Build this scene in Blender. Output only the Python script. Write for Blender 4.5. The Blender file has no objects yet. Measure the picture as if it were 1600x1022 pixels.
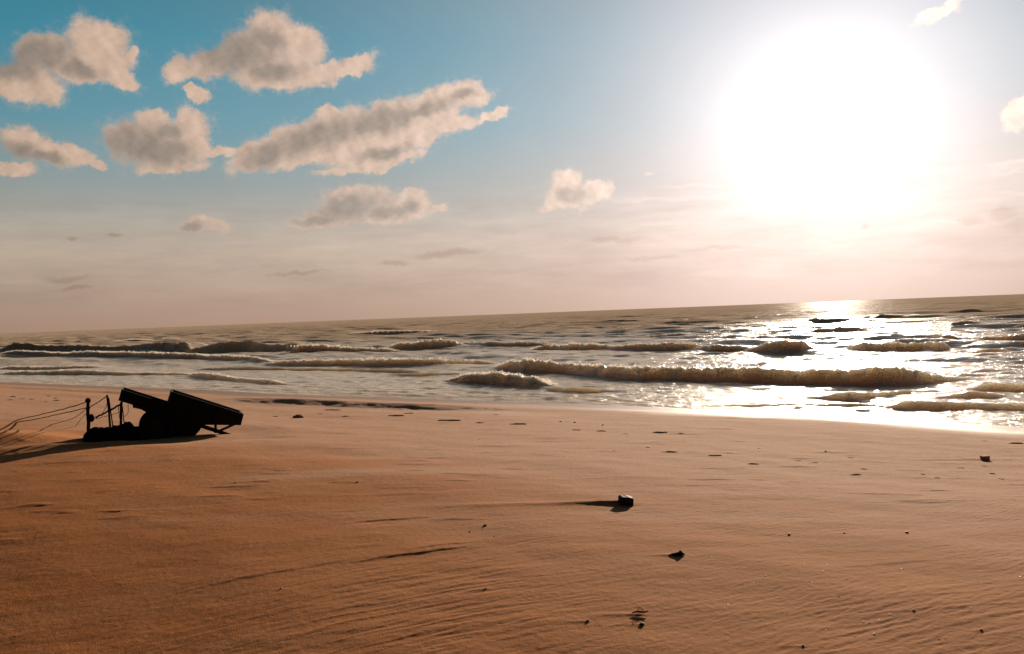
# Backlit North Sea style beach: wet sand, breakers, low sun, a tipped black cart.  World units are metres.
import bpy, bmesh, math, random
import numpy as np
from mathutils import Vector, Matrix, Euler


# ------------------------------------------------------------------ noise
def _h(ix, iy, seed):
    n = (ix.astype(np.int64) * 374761393 + iy.astype(np.int64) * 668265263 + seed * 1442695041) & 0xFFFFFFFF
    n = ((n ^ (n >> 13)) * 1274126177) & 0xFFFFFFFF
    n = n ^ (n >> 16)
    return n

def perlin(x, y, seed=0):
    x0 = np.floor(x); y0 = np.floor(y)
    fx = (x - x0).astype(np.float32); fy = (y - y0).astype(np.float32)
    ix = x0.astype(np.int64); iy = y0.astype(np.int64)
    u = fx * fx * fx * (fx * (fx * 6 - 15) + 10)
    v = fy * fy * fy * (fy * (fy * 6 - 15) + 10)
    def g(dx, dy):
        a = _h(ix + dx, iy + dy, seed).astype(np.float32) * np.float32(2 * np.pi / 4294967296.0)
        return np.cos(a) * (fx - dx) + np.sin(a) * (fy - dy)
    a = g(0, 0); b = g(1, 0); c = g(0, 1); d = g(1, 1)
    return ((a + u * (b - a)) + v * ((c + u * (d - c)) - (a + u * (b - a)))) * 1.41

def fbm(x, y, octv=4, seed=0, gain=.5):
    s = 0; a = 1.; n = 0
    for i in range(octv):
        s = s + a * perlin(x * 2 ** i + 17.3 * i, y * 2 ** i - 9.1 * i, seed + i); n += a; a *= gain
    return s / n

def sstep(a, b, x):
    t = np.clip((x - a) / (b - a), 0, 1)
    return t * t * (3 - 2 * t)

# ------------------------------------------------------------------ shore frame: s = metres landward of the waterline, u = metres along it
NX, NY = 0.5790, 0.8153
S0 = 26.33
SHORE_U = np.array([-66, -39.9, -32, -26.1, -21.15, -16.0, -13.4, -10.8, -7.25, -1.4, 6, 30.])
SHORE_D = np.array([0, .15, -.4, .1, .1, .4, .3, .25, .45, -.8, -.2, 0.])

def su(x, y):
    u = NY * x - NX * y
    d = np.interp(u, SHORE_U, SHORE_D)
    return S0 - (NX * x + NY * y) + d, u

_ps = np.array([-400, -60, -20, 0, 2.5, 6, 11, 15, 17.5, 19.5, 22, 26, 34, 60, 3000.])
_pz = np.array([-6, -4, -1.5, 0, .24, .50, .82, 1.10, 1.26, 1.34, 1.36, 1.31, 1.30, 1.8, 5.])
_gs = np.linspace(-30, 60, 1801)
_gz = np.interp(_gs, _ps, _pz)
_k = np.exp(-0.5 * (np.arange(-60, 61) * .05 / .8) ** 2); _k /= _k.sum()
_gz = np.convolve(np.pad(_gz, 60, mode='edge'), _k, 'valid')

def profile(s):
    return np.where((s > -26) & (s < 56), np.interp(s, _gs, _gz), np.interp(s, _ps, _pz))

CART = (-8.0, 18.1)

def base_height(x, y):
    s, u = su(x, y)
    z = profile(s)
    # long low undulations, drawn out along the shore
    fade = sstep(.5, 4, s)
    z = z + fade * .05 * fbm(u / 9., s / 3.2, 3, 3)
    # berm crest with a steep landward face, strongest left of centre
    m = sstep(-32, -26, u) * (1 - sstep(-19.5, -14.5, u)) * .66 + .22 * (1 - sstep(-36, -30, u))
    sc = 4.9 + .35 * perlin(u / 3.1, u * 0, 8) + .16 * fbm(u / .9, s / .6, 3, 9)
    d = s - sc
    wv = .45 * fbm(u / 1.1, s / .5, 3, 12)
    z = z + m * (.12 * np.exp(-(d / 1.3) ** 2) * (d < 0) + .12 * (d >= 0) * (1 - sstep(0, 1.15 + wv, d)) - .17 * sstep(0, 1.15 + wv, d) * np.exp(-np.clip(d - 1.15, 0, 99) / 1.9))
    # scoured hollow round the cart
    rx = (x - CART[0] - .3) * .914 + (y - CART[1]) * .405
    ry = -(x - CART[0] - .3) * .405 + (y - CART[1]) * .914
    hol = sstep(-2.5, -1.25, ry) * (1 - sstep(.3, 1.8, ry)) * sstep(-8, -4, rx) * (1 - sstep(1.3, 2.6, rx))
    z = z - .055 * hol
    lip = sstep(-4.5, -1.5, rx) * (1 - sstep(1.0, 4.5, rx))
    z = z + lip * .025 * np.where(ry > -3.0, np.exp(-((ry + 3.0) / .8) ** 2), np.exp(-((ry + 3.0) / 2.6) ** 2))
    # wind tail of sand running left from the cart, and the bank under the ropes
    z = z + .07 * np.exp(-((ry + 1.0) / .25) ** 2) * sstep(-.5, -1.2, rx) * np.exp(-np.clip(-rx - 1, 0, 99) / 3.)
    bk = ry - .25 - .10 * np.sin(rx * 1.7)
    z = z + .27 * np.where(bk < 0, np.exp(-(bk / .85) ** 2), np.exp(-(bk / 1.3) ** 2)) * sstep(-1.3, -3.6, rx) * (1 - .5 * sstep(-5, -9, rx))
    # the ground nearest the camera dips away, most of all to the left
    z = z - (.012 + .06 * sstep(2.0, -4.5, x)) * np.log1p(np.exp(np.clip((s - 21.) / 1.2, -30, 30))) * 1.2 * (1 - sstep(30, 60, s))
    return z
CLOUD_CUMULUS = [[-26.58, 17.62, 1.85, 1.24, 5.7], [-29.71, 16.69, 1.45, 0.9, 21.3], [-30.69, 14.92, 1.99, 1.09, 5.8], [-29.36, 14.54, 0.98, 0.67, 5.3], [-27.72, 16.18, 1.7, 0.91, -5.0], [-25.28, 15.73, 1.07, 0.56, -22.1], [-24.59, 17.0, 0.52, 0.31, 50.6], [-25.62, 16.46, 1.12, 0.45, 5.0], [-15.79, 18.61, 1.75, 1.43, -6.9], [-13.9, 18.3, 1.55, 1.17, -27.3], [-17.61, 17.89, 2.04, 1.14, 16.7], [-19.76, 16.9, 1.65, 0.91, 12.8], [-21.6, 16.4, 1.03, 0.7, 3.8], [-15.68, 16.52, 2.98, 0.96, 1.9], [-12.7, 16.5, 1.76, 0.64, 15.1], [-10.05, 17.36, 1.15, 0.56, 23.4], [-10.73, 16.78, 1.42, 0.48, 14.5], [-20.57, 14.9, 0.56, 0.4, 3.1], [-21.03, 15.26, 0.32, 0.24, 3.3], [-30.88, 11.44, 1.06, 0.84, -13.1], [-29.52, 10.86, 1.54, 0.62, -10.1], [-28.03, 10.83, 0.91, 0.55, -7.9], [-26.91, 10.23, 0.5, 0.24, -19.6], [-31.42, 9.83, 1.15, 0.41, 8.9], [-24.46, 11.68, 1.76, 1.34, 2.7], [-22.66, 11.81, 1.8, 1.44, 2.3], [-23.52, 13.27, 1.0, 0.71, 3.2], [-21.13, 13.08, 1.03, 1.04, 2.5], [-20.98, 11.87, 0.88, 0.97, 2.1], [-22.5, 10.32, 2.18, 0.4, 6.9], [-19.41, 11.31, 0.98, 0.33, 1.5], [-17.37, 11.16, 1.54, 0.73, 25.5], [-15.03, 12.16, 2.61, 0.98, 20.1], [-11.55, 13.13, 3.11, 1.04, 15.4], [-12.16, 14.04, 0.96, 0.42, 0.7], [-7.99, 13.89, 2.97, 1.0, 16.3], [-4.82, 14.79, 2.26, 0.84, 15.6], [-2.31, 15.25, 1.27, 0.75, -1.6], [-6.71, 12.48, 3.16, 0.94, 13.2], [-10.09, 11.52, 2.68, 0.76, 11.2], [-10.36, 10.4, 2.76, 0.34, 7.2], [-4.43, 13.17, 2.36, 0.6, 10.0], [-8.57, 10.78, 2.69, 0.43, 12.7], [-0.78, 13.84, 1.36, 0.3, 16.8], [-8.95, 12.2, 3.14, 1.01, 13.7], [-5.77, 13.62, 2.71, 1.01, 14.0], [-13.78, 11.42, 3.06, 0.67, 13.9], [-10.45, 8.05, 2.44, 1.05, 4.1], [-12.02, 7.33, 2.43, 0.69, 11.1], [-13.12, 6.82, 1.92, 0.39, 2.2], [-6.67, 8.07, 1.08, 0.71, -1.3], [-8.27, 7.4, 2.69, 0.62, 1.7], [-5.11, 7.68, 0.81, 0.31, -1.6], [-20.93, 6.72, 0.96, 0.42, 5.4], [-19.89, 6.64, 0.96, 0.47, -10.6], [-21.41, 6.47, 0.8, 0.25, 5.4], [4.25, 8.93, 0.99, 0.97, -41.9], [4.9, 8.19, 1.8, 0.75, -3.0], [6.35, 8.47, 0.99, 0.62, -3.2], [3.43, 7.73, 1.08, 0.4, 17.0], [28.23, 17.02, 1.14, 0.27, 12.3], [29.23, 17.51, 0.33, 0.19, 9.7], [32.4, 10.52, 0.82, 0.57, 26.0], [32.8, 10.89, 0.62, 0.53, 13.9]]
CLOUD_CORE = [[-29.78, 16.54, 1.65, 0.91, 16.5], [-30.99, 15.72, 1.36, 0.72, 6.4], [-27.72, 16.07, 1.04, 0.54, -10.5], [-18.31, 17.69, 2.59, 1.38, 7.7], [-16.0, 18.6, 1.08, 0.56, -6.7], [-15.88, 16.63, 1.69, 0.56, 2.1], [-31.03, 10.98, 0.86, 0.53, -7.5], [-29.7, 10.58, 1.02, 0.35, -7.9], [-24.46, 11.68, 1.99, 1.19, 2.6], [-22.96, 11.27, 1.56, 0.88, 2.2], [-22.63, 12.61, 0.78, 0.48, 2.7], [-16.32, 11.38, 1.72, 0.65, 22.4], [-12.87, 12.61, 3.26, 0.83, 15.6], [-8.9, 13.56, 3.14, 0.75, 14.7], [-5.74, 14.3, 2.26, 0.42, 15.9], [-2.9, 15.18, 1.0, 0.29, 7.8], [-8.54, 11.42, 1.52, 0.38, 10.9], [-11.13, 7.75, 2.21, 0.74, 7.1], [-13.11, 6.99, 1.48, 0.3, 3.3], [-8.71, 7.5, 1.52, 0.4, 2.8], [-6.91, 7.81, 0.54, 0.35, -1.3], [-21.41, 6.51, 0.64, 0.29, 5.4], [4.58, 8.21, 1.17, 0.49, -2.9]]
CLOUD_STREAK = [[13.33, 8.25, 3.81, 0.22, -2.4], [12.0, 7.43, 6.36, 0.26, -2.2], [10.84, 5.83, 4.52, 0.22, 4.5], [9.96, 9.31, 0.62, 0.17, -3.8], [32.07, 7.8, 1.76, 0.15, -1.7], [31.8, 7.23, 1.61, 0.15, -2.5], [32.36, 6.02, 1.59, 0.15, -1.8], [28.24, 4.64, 2.41, 0.16, -0.6], [16.66, 6.32, 4.88, 0.43, -2.4]]
CLOUD_BANK = [[31.51, 4.85, 1.12, 0.54, -5.6], [29.98, 4.6, 0.95, 0.39, -5.2], [32.64, 4.17, 1.28, 0.68, -5.3], [-28.63, 3.22, 1.6, 0.28, 2.6], [-28.24, 2.58, 1.07, 0.2, 2.2], [-8.19, 3.88, 1.52, 0.27, -1.7], [-14.56, 3.29, 2.59, 0.26, 1.6], [-4.34, 4.48, 3.18, 0.36, 4.0], [-26.0, 6.03, 0.66, 0.2, 0.4], [-28.46, 5.69, 0.57, 0.2, 0.5], [7.48, 4.9, 3.11, 0.36, 1.0], [10.1, 3.56, 2.63, 0.27, -0.9], [14.47, 3.94, 3.36, 0.22, -1.4], [23.83, 4.84, 0.38, 0.29, -4.5], [20.14, 6.06, 0.64, 0.25, -4.6]]
WAVES = [[[[-31.74, 16.72, 0.4], [-28.45, 14.75, 0.68], [-25.1, 14.02, 0.5], [-20.85, 11.64, 0.55], [-18.25, 10.41, 0.61], [-14.28, 10.03, 0.65], [-10.32, 9.89, 0.56], [-8.32, 9.3, 0.66], [-6.85, 9.64, 0.77], [-5.68, 10.98, 0.55], [-4.04, 14.06, 0.1]], 1.0], [[[-14.67, 36.77, 0.18], [-12.55, 33.52, 0.69], [-10.22, 31.94, 0.74], [-8.77, 32.47, 0.77], [-7.72, 35.2, 0.54], [-7.53, 35.92, 0.21]], 0.8], [[[-21.07, 33.52, 0.18], [-19.41, 32.54, 0.63], [-17.99, 31.63, 0.84], [-16.49, 31.84, 0.76], [-16.0, 33.65, 0.18]], 0.8], [[[-33.54, 36.54, 0.32], [-31.59, 36.46, 0.48], [-28.08, 35.0, 0.61], [-26.73, 35.65, 0.5], [-25.93, 37.31, 0.31]], 0.8], [[[-25.3, 35.48, 0.15], [-23.78, 33.7, 0.48], [-22.72, 33.63, 0.42], [-21.35, 34.75, 0.16]], 0.5], [[[-45.97, 40.37, 0.19], [-44.26, 41.29, 0.5], [-39.65, 38.63, 0.64], [-36.12, 37.54, 0.56], [-33.21, 36.54, 0.27]], 1.0], [[[-67.69, 41.53, 0.15], [-65.63, 42.6, 0.8], [-63.02, 43.58, 0.87], [-61.71, 46.05, 0.88], [-60.93, 48.68, 0.3]], 0.9], [[[-66.09, 52.49, 0.16], [-56.55, 47.97, 0.43], [-49.53, 46.84, 0.54], [-46.72, 48.95, 0.2]], 0.35], [[[-75.05, 33.5, 0.14], [-74.19, 34.63, 0.86], [-70.98, 35.64, 0.85], [-65.65, 36.48, 0.62], [-61.61, 37.34, 0.34], [-59.71, 38.34, 0.07]], 0.9], [[[-104.18, 38.96, 0.44], [-95.83, 38.43, 1.61], [-90.28, 39.44, 1.66], [-86.21, 47.84, 0.26], [-85.5, 41.86, 1.48], [-85.11, 44.69, 1.0]], 0.0], [[[-191.36, 51.35, 1.37], [-169.41, 49.38, 1.0], [-150.8, 47.71, 0.93], [-129.97, 45.84, 0.73], [-105.96, 42.12, 1.37]], 0.0], [[[-150.77, 34.83, 0.54], [-132.11, 32.67, 0.53], [-103.49, 26.85, 0.64], [-86.6, 24.72, 0.57], [-79.29, 24.85, 0.47], [-66.84, 22.32, 0.42], [-61.05, 20.82, 0.34]], 0.75], [[[-58.53, 18.58, 0.27], [-52.04, 18.97, 0.41], [-47.1, 18.57, 0.49], [-43.85, 18.12, 0.52], [-39.81, 19.05, 0.41], [-38.01, 21.94, 0.23], [-35.48, 21.57, 0.18]], 0.8], [[[-60.54, 12.67, 0.15], [-54.57, 13.28, 0.24], [-49.75, 13.77, 0.19], [-43.49, 13.83, 0.17], [-39.54, 13.72, 0.17], [-36.42, 13.77, 0.16]], 0.15], [[[-36.33, 11.24, 0.08], [-34.1, 10.78, 0.22], [-33.07, 11.47, 0.22], [-31.93, 12.65, 0.07]], 0.1], [[[-92.15, 10.99, 0.26], [-83.73, 11.0, 0.24], [-79.86, 12.19, 0.24], [-77.11, 13.25, 0.18]], 0.5], [[[-78.99, 5.64, 0.22], [-72.37, 5.92, 0.26], [-68.17, 6.53, 0.35], [-60.33, 7.04, 0.19], [-53.44, 8.03, 0.13]], 0.35], [[[-52.4, 7.1, 0.22], [-47.83, 5.79, 0.33], [-44.03, 5.05, 0.15], [-40.61, 4.38, 0.18], [-37.97, 3.82, 0.14]], 1.0], [[[-28.88, 8.12, 0.13], [-27.16, 7.53, 0.48], [-24.59, 6.86, 0.52], [-22.58, 6.26, 0.44], [-21.21, 5.91, 0.31]], 1.3], [[[-20.86, 5.34, 0.08], [-19.13, 4.45, 0.19], [-18.11, 4.36, 0.16], [-16.97, 4.85, 0.05]], 0.2], [[[-11.31, 1.21, 0.03], [-9.54, 1.48, 0.06], [-8.15, 2.01, 0.06], [-5.41, 3.17, 0.06]], 0.3], [[[-5.5, 2.56, 0.08], [-4.73, 2.78, 0.25], [-4.01, 3.16, 0.21], [-2.95, 3.71, 0.19], [-1.57, 4.26, 0.2], [-0.25, 4.28, 0.18]], 0.35], [[[-8.15, 4.52, 0.07], [-7.04, 4.16, 0.3], [-6.49, 5.3, 0.17], [-5.8, 6.53, 0.11], [-4.64, 7.77, 0.07]], 0.2], [[[-4.09, 6.02, 0.1], [-3.43, 6.55, 0.19], [-2.77, 7.07, 0.12]], 0.1], [[[-3.57, 8.98, 0.13], [-2.83, 9.07, 0.31], [-1.84, 9.75, 0.26], [-0.86, 10.27, 0.2]], 0.1], [[[-27.43, 76.91, 0.23], [-23.5, 73.02, 0.81], [-21.29, 77.73, 0.3]], 0.3], [[[-11.19, 50.8, 0.21], [-9.66, 50.33, 0.58], [-8.55, 51.09, 0.37]], 0.2], [[[-8.33, 47.73, 0.25], [-6.26, 46.36, 0.48], [-4.58, 47.32, 0.38]], 0.3], [[[-5.01, 47.33, 0.29], [-3.68, 46.31, 0.61], [-1.67, 47.22, 0.55]], 0.3], [[[-7.45, 66.87, 0.31], [-4.75, 67.68, 0.74], [-1.65, 70.0, 0.49]], 0.2], [[[-13.14, 83.32, 0.3], [-11.49, 84.5, 0.53], [-10.28, 85.93, 0.23]], 0.2], [[[-5.83, 31.18, 0.11], [-4.74, 30.74, 0.37], [-3.6, 31.55, 0.22]], 0.2], [[[-40.56, 120.13, 0.22], [-36.0, 113.35, 0.74], [-34.48, 115.65, 0.32]], 0.2], [[[-152.4, 116.43, 0.24], [-139.21, 111.29, 0.6], [-124.65, 108.97, 0.5], [-117.31, 109.33, 0.28]], 0.9], [[[-240.76, 101.49, 0.29], [-222.11, 97.13, 0.72], [-200.41, 92.05, 0.33]], 0.8], [[[-215.86, 99.26, 0.36], [-215.34, 102.82, 0.63], [-194.07, 97.31, 0.33]], 0.7], [[[-73.64, 111.42, 0.24], [-66.47, 110.59, 0.35], [-59.74, 109.78, 0.23]], 0.4], [[[-29.1, 60.41, 0.2], [-25.05, 60.35, 0.33], [-21.89, 60.77, 0.19]], 0.35], [[[-45.45, 65.26, 0.23], [-40.32, 65.3, 0.38], [-34.74, 63.83, 0.29]], 0.3]]
STONES = [[-0.372, 8.621, 8], [-2.09, 6.932, 5], [-0.299, 6.569, 4], [-4.07, 11.553, 4], [-2.259, 11.302, 6], [-5.068, 10.153, 4], [2.734, 8.135, 7], [3.315, 8.189, 4], [3.969, 8.214, 8], [2.837, 5.802, 6], [3.097, 5.41, 6], [1.82, 5.216, 6], [2.743, 5.283, 4], [1.201, 21.445, 7], [1.555, 21.147, 7], [2.206, 20.333, 6], [5.763, 14.97, 6], [-0.527, 8.415, 6], [-0.266, 8.191, 4]]
CLODS = [[0.068, 20.669, 28], [9.924, 17.035, 8], [7.725, 13.282, 8], [5.123, 12.197, 18], [4.988, 13.505, 12], [5.906, 14.203, 9], [7.13, 11.815, 7], [7.358, 12.435, 7], [6.225, 12.316, 6], [6.239, 11.932, 8], [10.339, 16.613, 20], [1.994, 18.706, 16], [1.422, 19.017, 14], [2.459, 18.08, 9], [3.275, 18.367, 24], [3.709, 18.059, 8], [2.779, 14.671, 22], [3.513, 14.238, 20], [3.864, 14.616, 10], [2.515, 15.397, 7], [1.803, 14.82, 5], [3.876, 13.243, 20], [4.651, 15.394, 6], [-1.846, 21.919, 44], [-0.954, 21.069, 14], [-6.085, 26.789, 34], [-3.543, 23.592, 26], [-3.24, 24.602, 16], [-0.969, 27.054, 5], [-0.597, 23.92, 8], [-1.465, 30.325, 6], [-7.155, 23.975, 10], [-0.776, 16.832, 5], [-21.271, 36.571, 7], [-19.748, 34.561, 9], [-18.633, 32.647, 11], [-18.554, 31.795, 7], [-17.441, 31.936, 5], [-19.194, 35.578, 3], [-22.303, 35.704, 10], [-20.827, 33.121, 9], [-20.694, 33.767, 8], [-20.122, 33.485, 9], [-20.349, 34.6, 5], [-4.983, 23.553, 10], [-6.038, 24.815, 8], [5.519, 12.793, 12], [7.211, 13.064, 10], [4.799, 13.733, 9]]
BLOCK = [[1.289, 9.653]]
SPLINTER = [[1.456, 7.339]]
BRICK = [[8.18, 14.02]]
LOOP = [[0.859, 5.879]]
MOUND = [[-6.336, 23.413]]
LOWSTONE = [[0.842, 5.683], [0.464, 5.785]]
SHELLS = [[1.891, 6.519], [1.628, 6.245], [1.545, 6.03], [1.928, 5.836], [2.565, 6.805], [2.495, 7.048], [3.162, 7.596], [2.679, 6.998], [2.395, 5.631], [2.429, 5.616], [2.521, 5.669], [2.366, 5.397], [3.283, 6.905], [3.117, 6.232], [2.356, 6.494], [4.119, 6.608], [6.955, 13.13], [6.583, 12.818], [2.225, 5.37], [1.735, 7.279], [2.17, 6.279], [2.431, 6.151], [2.639, 5.757], [2.075, 5.493], [2.038, 6.687]]
SCARPS = [[-2.224, 7.422], [-1.068, 7.688], [-0.718, 7.929], [-1.465, 9.096], [-0.729, 8.972], [3.217, 7.049]]
RBOX = [[0.249, 1.069], [1.75, 0.434], [1.678, 0.182], [0.863, 0.264], [0.066, 0.508]]
LBOX = [[-0.75, 1.189], [0.209, 0.776], [0.146, 0.525], [-0.823, 0.944]]
CH = [[0.069, 0.552], [0.883, 0.278], [0.796, 0.127], [0.655, -0.019], [-0.085, -0.004], [-0.26, 0.127], [-0.197, 0.405]]
BRK = [[-0.55, 0.845], [-0.548, 0.754], [-0.39, 0.712], [-0.291, 0.633], [-0.097, 0.624], [0.145, 0.489], [0.152, 0.66]]
WHEEL = [[-0.112, 0.27], [-0.097, 0.62]]
LEGS = [[0.799, 0.248], [1.457, -0.048], [1.138, 0.246], [1.13, 0.043], [1.537, 0.202], [1.172, 0.068]]
POSTS = [[-1.424, 0.968], [-1.455, 0.386], [-1.373, 0.587], [-1.047, 1.065], [-0.988, 0.37], [-1.031, 0.993], [-0.926, 0.365], [-0.77, 0.902], [-0.83, 0.384], [-0.761, 0.817], [-0.701, 0.429]]
TAILROPES = [[[-9.269, 17.43, 2.055], [-10.026, 18.323, 1.884], [-11.808, 20.295, 1.548], [-13.817, 22.325, 1.179]], [[-9.297, 17.418, 1.911], [-11.797, 20.06, 1.457], [-13.389, 21.572, 1.193]], [[-9.309, 17.412, 1.891], [-10.02, 18.346, 1.647], [-10.745, 19.271, 1.464], [-12.074, 20.898, 1.183]], [[-9.29, 17.421, 1.792], [-10.097, 18.702, 1.559], [-11.127, 20.291, 1.181]]]
ROPES = [[[-1.431, 0.955], [-1.667, 0.877], [-2.735, 0.667], [-3.045, 0.681]], [[-1.462, 0.811], [-2.283, 0.674], [-2.782, 0.644]], [[-1.475, 0.791], [-1.652, 0.654], [-1.826, 0.586], [-2.129, 0.531]], [[-1.455, 0.692], [-1.557, 0.604], [-1.685, 0.462]], [[-1.055, 1.037], [-1.241, 0.912], [-1.387, 0.826], [-1.417, 0.703]], [[-1.298, 0.581], [-1.031, 0.712], [-0.785, 0.847]], [[-1.299, 0.567], [-1.004, 0.738], [-0.825, 0.808]], [[-1.299, 0.567], [-1.098, 0.605], [-0.818, 0.666]], [[-1.043, 1.022], [-1.077, 0.8], [-1.184, 0.641]], [[-0.645, 0.835], [-0.654, 0.638], [-0.733, 0.559]], [[-0.836, 0.837], [-0.833, 0.61], [-0.803, 0.41]]]
HEAP = [[-1.557, 0.42], [-1.287, 0.409], [-0.988, 0.41], [-0.823, 0.451], [-0.695, 0.496], [-0.607, 0.474], [-0.534, 0.382], [-0.433, 0.345], [-0.251, 0.371]]

# ================================================================== sand relief
def rot2(x, y, a):
    c, s = math.cos(a), math.sin(a)
    return x * c + y * s, -x * s + y * c          # along, across

# wind tails of sand behind things: (x, y, length, height, width)
TAILS = []

def sand_height(x, y):
    z = base_height(x, y)
    s, u = su(x, y)
    r = np.hypot(x, y)
    near = 1 - sstep(14, 30, r)
    dry = sstep(1.5, 5, s)
    # fine ripples: two families of crests, in patches, bending with the ground
    wx = .25 * perlin(x / 1.3, y / 1.3, 21); wy = .10 * perlin(x / .5, y / .5, 22)
    pa = sstep(-.10, .35, fbm(x / 2.6 + 3.1, y / 2.0, 3, 31))
    al, ac = rot2(x, y, math.radians(22 + 0) )
    al = al + wx; ac = ac + wy * .55 + .18 * wx
    amp = sstep(-.3, .5, perlin(al / .35, ac / .10, 37))
    rip = np.sin(ac * 2 * np.pi / .105 + 2.2 * perlin(al / .55, ac / .2, 33))
    z = z + near * dry * pa * amp * .0015 * rip
    al2, ac2 = rot2(x, y, math.radians(36))
    pb = sstep(.0, .8, (x - .3) / 2.2) * sstep(-.25, .25, fbm(x / 1.6 + 9, y / 1.6, 2, 41))
    amp2 = sstep(-.35, .4, perlin(al2 / .22, ac2 / .07, 47))
    rip2 = np.sin(ac2 * 2 * np.pi / .075 + 2.8 * perlin(al2 / .3, ac2 / .12, 43))
    z = z + near * dry * pb * amp2 * .0014 * rip2
    # eroded streaks with sharp little scarps, left of centre and on the right
    al3, ac3 = rot2(x, y, math.radians(20))
    q = fbm(al3 / 1.1 + 5, ac3 / .15 + .6 * wx, 4, 51)
    sc = 1 - np.abs(q) * 3.2
    g = np.exp(-((x + .75) / 1.15) ** 2 - ((y - 6.3) / 1.0) ** 2) + .7 * np.exp(-((x - 3.0) / 1.2) ** 2 - ((y - 5.7) / .7) ** 2) + .22
    z = z + near * dry * np.clip(g, 0, 1) * .005 * sstep(.0, 1.0, sc)
    # a few long sharp steps in the damp crust
    for px, py, L, h, a in SCARP_STEPS:
        sl, sa = rot2(x - px, y - py, math.radians(a))
        sa = sa + .03 * perlin(sl / .25, sl * 0 + px, 61) + .06 * (sl / L) ** 2
        m = np.exp(-(sl / (L * .5)) ** 4)
        z = z + m * h * (1 / (1 + np.exp(-sa / .008))) * np.exp(-np.clip(sa, 0, 9) / .22)
    # lumpiness of blown sand
    z = z + dry * (.010 * fbm(x / .9, y / .55, 3, 71) + .0016 * near * fbm(x / .06, y / .05, 2, 75))
    # little lee-side drifts on the upper beach, drawn out along the wind
    dr = fbm(x / 1.1 + 40, y / .28, 3, 81)
    z = z + dry * sstep(9, 13, r) * .012 * sstep(.18, .55, dr)
    for tx, ty, L, h, w in TAILS:
        dx = tx - x; dy = y - ty - .03 * np.sin(dx * 3)
        ww = w * (1 + .5 * np.clip(dx, 0, 9) / L)
        z = z + h * np.exp(-(dy / ww) ** 2) * np.where(dx > 0, np.exp(-np.clip(dx, 0, 99) / (L * .45)), np.exp(-(dx / (w * 1.2)) ** 2))
        # scour in front and beside
        z = z - .35 * h * np.exp(-((dx + w * .6) / (w * 1.3)) ** 2 - ((y - ty + w) / (w * 1.2)) ** 2)
    return z

SCARP_STEPS = []
for (x_, y_), L_, h_, a_ in zip(SCARPS, (1.3, 1.1, .7, .8, .7, 1.0), (.007, .012, .007, .010, .007, .005), (18, 15, 14, 8, -6, 14)):
    SCARP_STEPS.append((x_, y_, L_, h_, a_))
TAILS.append((BLOCK[0][0] - .05, BLOCK[0][1] + .03, 2.0, .050, .08))
TAILS.append((SPLINTER[0][0] - .04, SPLINTER[0][1] + .01, .35, .016, .03))
TAILS.append((LOOP[0][0], LOOP[0][1], .55, .010, .03))
for p_ in LOWSTONE: TAILS.append((p_[0], p_[1], .3, .006, .018))
TAILS.append((BRICK[0][0], BRICK[0][1], 1.2, .035, .06))
for p_ in STONES[:12]: TAILS.append((p_[0], p_[1], .16, .006, .018))

# ================================================================== scene, camera, light
sc = bpy.context.scene
C = sc.collection
EXPO = 0.7
sc.view_settings.view_transform = 'Standard'
sc.view_settings.look = 'None'
sc.view_settings.exposure = EXPO
sc.view_settings.gamma = 1
sc.cycles.use_denoising = True
sc.cycles.caustics_reflective = False
sc.cycles.caustics_refractive = False
sc.cycles.max_bounces = 6
sc.cycles.sample_clamp_indirect = 6

cam = bpy.data.cameras.new('camera')
co = bpy.data.objects.new('camera', cam)
C.objects.link(co)
cam.sensor_width = 36; cam.lens = 28.26
cam.clip_start = .05; cam.clip_end = 30000
P, R = math.radians(.957), math.radians(2.22)
fw = Vector((0, math.cos(P), -math.sin(P)))
r0 = Vector((1, 0, 0)); u0 = Vector((0, math.sin(P), math.cos(P)))
rt = r0 * math.cos(R) - u0 * math.sin(R); up = r0 * math.sin(R) + u0 * math.cos(R)
co.matrix_world = Matrix(((rt.x, up.x, -fw.x, 0), (rt.y, up.y, -fw.y, 0), (rt.z, up.z, -fw.z, 3.6), (0, 0, 0, 1)))
sc.camera = co

SUN_AZ, SUN_EL = math.radians(21.7), math.radians(11.5)
SD = Vector((math.sin(SUN_AZ) * math.cos(SUN_EL), math.cos(SUN_AZ) * math.cos(SUN_EL), math.sin(SUN_EL)))
sl = bpy.data.lights.new('sun', 'SUN')
sl.energy = 5; sl.angle = math.radians(.55); sl.color = (1, .84, .66)
so = bpy.data.objects.new('sun', sl); C.objects.link(so)
so.rotation_euler = SD.to_track_quat('Z', 'Y').to_euler()

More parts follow.
